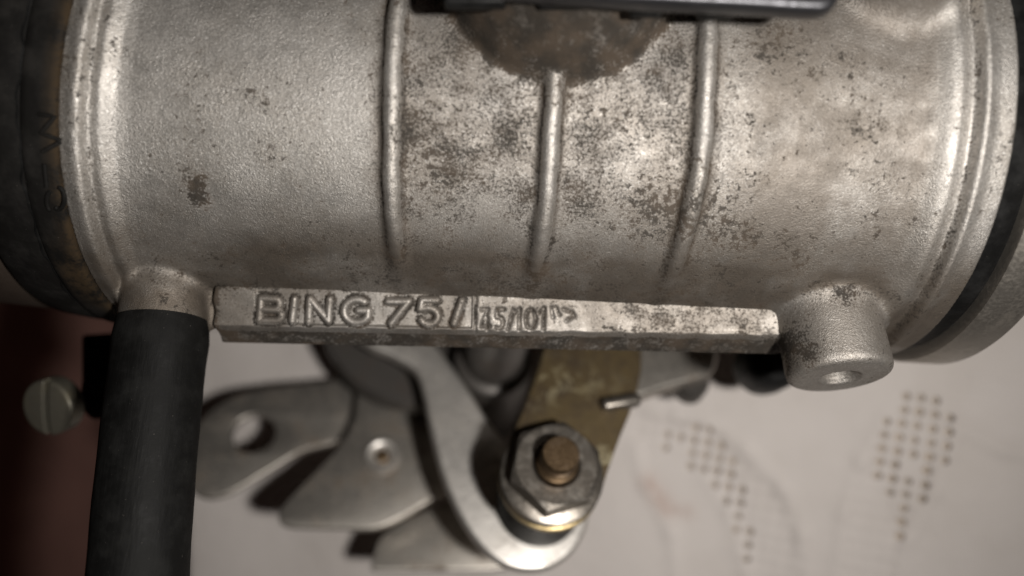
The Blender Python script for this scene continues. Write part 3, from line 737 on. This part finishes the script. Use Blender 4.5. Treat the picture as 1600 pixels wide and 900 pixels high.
df = level(-21.5); dcn = on_plane(668, 480, df.o, LN); dR = np.linalg.norm(on_plane(560, 600, df.o, LN) - dcn)
mk('spring_drum', *lathe(Frame(dcn, LN), [(3, -4.5), (dR - 0.5, -4.5), (dR, -4.1), (dR, -0.5), (dR - 0.5, 0), (3, 0)], 96), M_DARK, carb)
hf = Frame(on_plane(772, 560, level(-15).o, LN), LN)
mk('shaft_housing', *lathe(hf, [(3, -22), (6.6, -22), (7.0, -21), (6.6, -3), (6.4, -0.6), (5.8, 0), (5.0, 0.1), (5.0, 12), (4.6, 30), (1, 30)], 64), M_DARK, carb)
gf = level(-7.0)
sheet('stop_bracket', gf, [catmull(local2d(gf, [(940, 500), (950, 600), (985, 622), (1040, 606), (1100, 590), (1116, 578), (1122, 555), (1116, 510), (1040, 480)]), 5)], 3.0, 0.8, M_STEEL, carb)
kf = Frame(on_plane(1083, 596, level(-9).o, LN), LN)
mk('stop_screw', *lathe(kf, [(0.5, -3.5), (2.3, -3.5), (2.6, -3.0), (2.6, 0.0), (2.2, 0.5), (0.5, 0.5)], 40), M_DARK, carb)

pf = Frame(at(1212, 558, 112), unit((0.05, 0.35, 0.93)))
mk('dark_filler', *lathe(pf, [(0.5, -7), (4.1, -7), (4.4, -5), (4.5, -1.5), (4.1, 0.2), (3.2, 1.0), (0.5, 1.2)], 48), M_GASKET, carb)  # added black shape filling the dark gap beside the drilled boss

# ------------------------------------------------------------------ rubber boot on the left end
boot = thing('rubber_boot', 'black rubber intake boot clamped on the left end of the carburettor', 'rubber boot', A(-55, -8, -130))
BROT = math.radians(-6.0)
bt1 = unit(BE1 * math.cos(BROT) - BE2 * math.sin(BROT) * -1 * -1)
BT = Frame(AX + BE1 * -44.1, unit(BE1 * math.cos(BROT) + BE2 * -math.sin(BROT) * -1), e1=(0, 0, 1))
# the boot leans: its lower side sits farther out than its front
BT = Frame(AX + BE1 * -44.6, unit(BE1 - BE2 * 0.10), e1=(0, 0, 1))
def boot_part(name, prof, mat, smear_fn=None, wob=None, seg=192):
    V, F = lathe(BT, prof, seg, wob=wob)
    at_ = None
    if smear_fn is not None:
        loc = (V - BT.o); h = loc @ BT.n; a = np.degrees(np.arctan2(-(loc @ BE2), loc[:, 2])); at_ = {'smear': smear_fn(h, a)}
    return mk(name, V, F, mat, boot, attrs=at_, sharp=50)
lipwob = lambda a, h: 0.0
def sm1(h, a): return np.clip(0.9 * np.exp(-((h + 0.1) / 0.6)**2) + 0.9 * np.exp(-((a - 52) / 9)**2) * np.clip((h + 3.2) / 1.0, 0, 1), 0, 1)
seamw = lambda a, h: 0.0
lip = boot_part('lip', [(24, 0.0), (27.3, 0.0), (27.6, -0.15), (27.75, -0.7), (27.85, -1.6), (27.9, -2.6), (27.85, -3.2), (27.5, -3.55), (24, -3.6)], M_BOOT, sm1)
boot_part('sleeve', [(24, -3.3), (27.45, -3.3), (27.6, -3.6), (27.65, -6), (27.5, -9.0), (26.9, -9.7), (24.5, -9.9)], M_BOOT, lambda h, a: np.zeros_like(h))
boot_part('intake_tube', [(22, -9.5), (25.2, -9.6), (25.6, -10.0), (26.6, -11.2), (27.2, -13), (27.4, -20), (27.4, -45), (22, -45)], M_TUBE)
# moulding flash: a wavy raised seam where lip meets sleeve
sp = []
for i in range(241):
    a = math.radians(-60 + 150 * i / 240)
    w = 0.16 * math.sin(a * 23) + 0.10 * math.sin(a * 61 + 1)
    r = 27.62
    sp.append(BT.o + BT.n * (-3.62 + w) + r * (math.cos(a) * BT.e1 + math.sin(a) * (BT.e2 if np.dot(BT.e2, BE2) < 0 else -BT.e2)))
mk('seam', *tube(sp, 0.11, 6), M_GASKET, boot)
# moulded characters on the lip
def on_boot(px, py, R):
    r = A((px - 800) / FPX, (450 - py) / FPX, -1.0)
    o = -BT.o; rp = r - np.dot(r, BT.n) * BT.n; op = o - np.dot(o, BT.n) * BT.n
    a = rp @ rp; b = 2 * (rp @ op); c = op @ op - R * R
    return r * ((-b - math.sqrt(max(b * b - 4 * a * c, 0))) / (2 * a))
for s in ([(60, 178), (86, 182), (64, 208), (94, 219)], [(94, 222), (66, 237)], [(69, 256), (73, 293)], [(92, 293)] + [(92 + 9 * math.cos(t), 310 + 17 * math.sin(t)) for t in np.linspace(-1.2, 2.2, 8)], [(80 + 7 * math.cos(t), 314 + 15 * math.sin(t)) for t in np.linspace(1.6, 4.6, 8)]):
    P = []
    for a, b in zip(s[:-1], s[1:]):
        for t in np.linspace(0, 1, 4): P.append(on_boot(a[0] + (b[0] - a[0]) * t, a[1] + (b[1] - a[1]) * t, 27.88))
    P = [P[0]] + [q for p, q in zip(P[:-1], P[1:]) if np.linalg.norm(q - p) > 0.02]
    mk('moulded_character', *tube(P, 0.22, 8), M_BOOT, boot)

# ------------------------------------------------------------------ clamp with its slotted screw
clamp = thing('hose_clamp', 'hose clamp with a dull slotted screw head below the rubber boot', 'hose clamp', A(-60, -18, -105))
V, F = lathe(BT, [(24.4, -9.9), (26.0, -9.85), (26.3, -9.9), (26.3, -10.4), (24.4, -10.4)], 128)
mk('band', V, F, M_GASKET, clamp)
sn = unit((-0.20, -0.14, 0.97)); sc = at(82, 634, 101.0)
SF = Frame(sc, sn, e1=(0.05, 1, 0.2))
# head: domed, with a real slot cut across it
def f_screw(X, Y, Z):
    d = smax(np.hypot(X, Y) - 3.75, np.maximum(Z - 1.3 + 0.02 * (X * X + Y * Y), -1.6 - Z), 0.5)
    return smax(d, -np.maximum(np.maximum(np.abs(Y + 0.1) - 0.42, 0.15 - Z), np.abs(X) - 9), 0.12)
def f_screw2(X, Y, Z): return f_screw(X, Y, Z)
SV, SQ = surface_nets(f_screw2, (-4.2, -4.2, -2.2), (4.2, 4.2, 2.0), 0.13)
SV, SNn = project(f_screw2, SV)
mk('screw_head', SF.arr(SV), SQ, M_SCREW, clamp, normals=SNn[:, :1] * SF.e1 + SNn[:, 1:2] * SF.e2 + SNn[:, 2:3] * SF.n)
bd = unit((0.93, 0.06, -0.36)); BF = Frame(sc + sn * -1.0, bd)
mk('screw_barrel', *lathe(Frame(sc + A(3.2, 1.0, -4.2), unit((0.98, 0.08, -0.16))), [(0.5, -0.5), (3.1, -0.5), (3.5, 0), (3.5, 9.5), (3.1, 10), (0.5, 10)], 48), M_GASKET, clamp)
mk('lug', *rounded_box(Frame(sc + A(3.0, 4.8, -6.5), (0.2, 0.2, 1), e1=(1, 0.1, 0)), 2.2, 4.2, 1.4, 0.5), M_GASKET, clamp)

# ------------------------------------------------------------------ hose
hose = thing('rubber_hose', 'thick black rubber hose pushed onto the stub at lower left', 'hose', at(230, 700, 90))
Pc = []
h0 = toC(SPG_A + SPG_D * 1.9); hd = BM @ SPG_D
L = 34
for i in range(15): Pc.append(h0 + hd * L * i / 14 + A(-0.35, 0, 0) * math.sin(i / 14 * math.pi))
# beyond the frame the hose bends down to the cloth
p = Pc[-1].copy(); d = hd.copy()
for i in range(24):
    d = unit(d + A(0.02, 0.03, -0.085)); p = p + d * 3.2
    if p[2] < -H0 + SLOPE * p[0] + 6.2: d = unit(d - np.dot(d, CLOTH_N) * CLOTH_N); p = p - CLOTH_N * min(0, np.dot(p - CLOTH_P, CLOTH_N) - 6.2)
    Pc.append(p.copy())
Rr = [5.0 - 0.1 * min(i, 12) / 12 + 0.03 * math.sin(i * 1.7) if i > 1 else (4.86, 5.1)[i] for i in range(len(Pc))]
mk('hose_wall', *tube(Pc, Rr, 64), M_HOSE, hose, sharp=60)
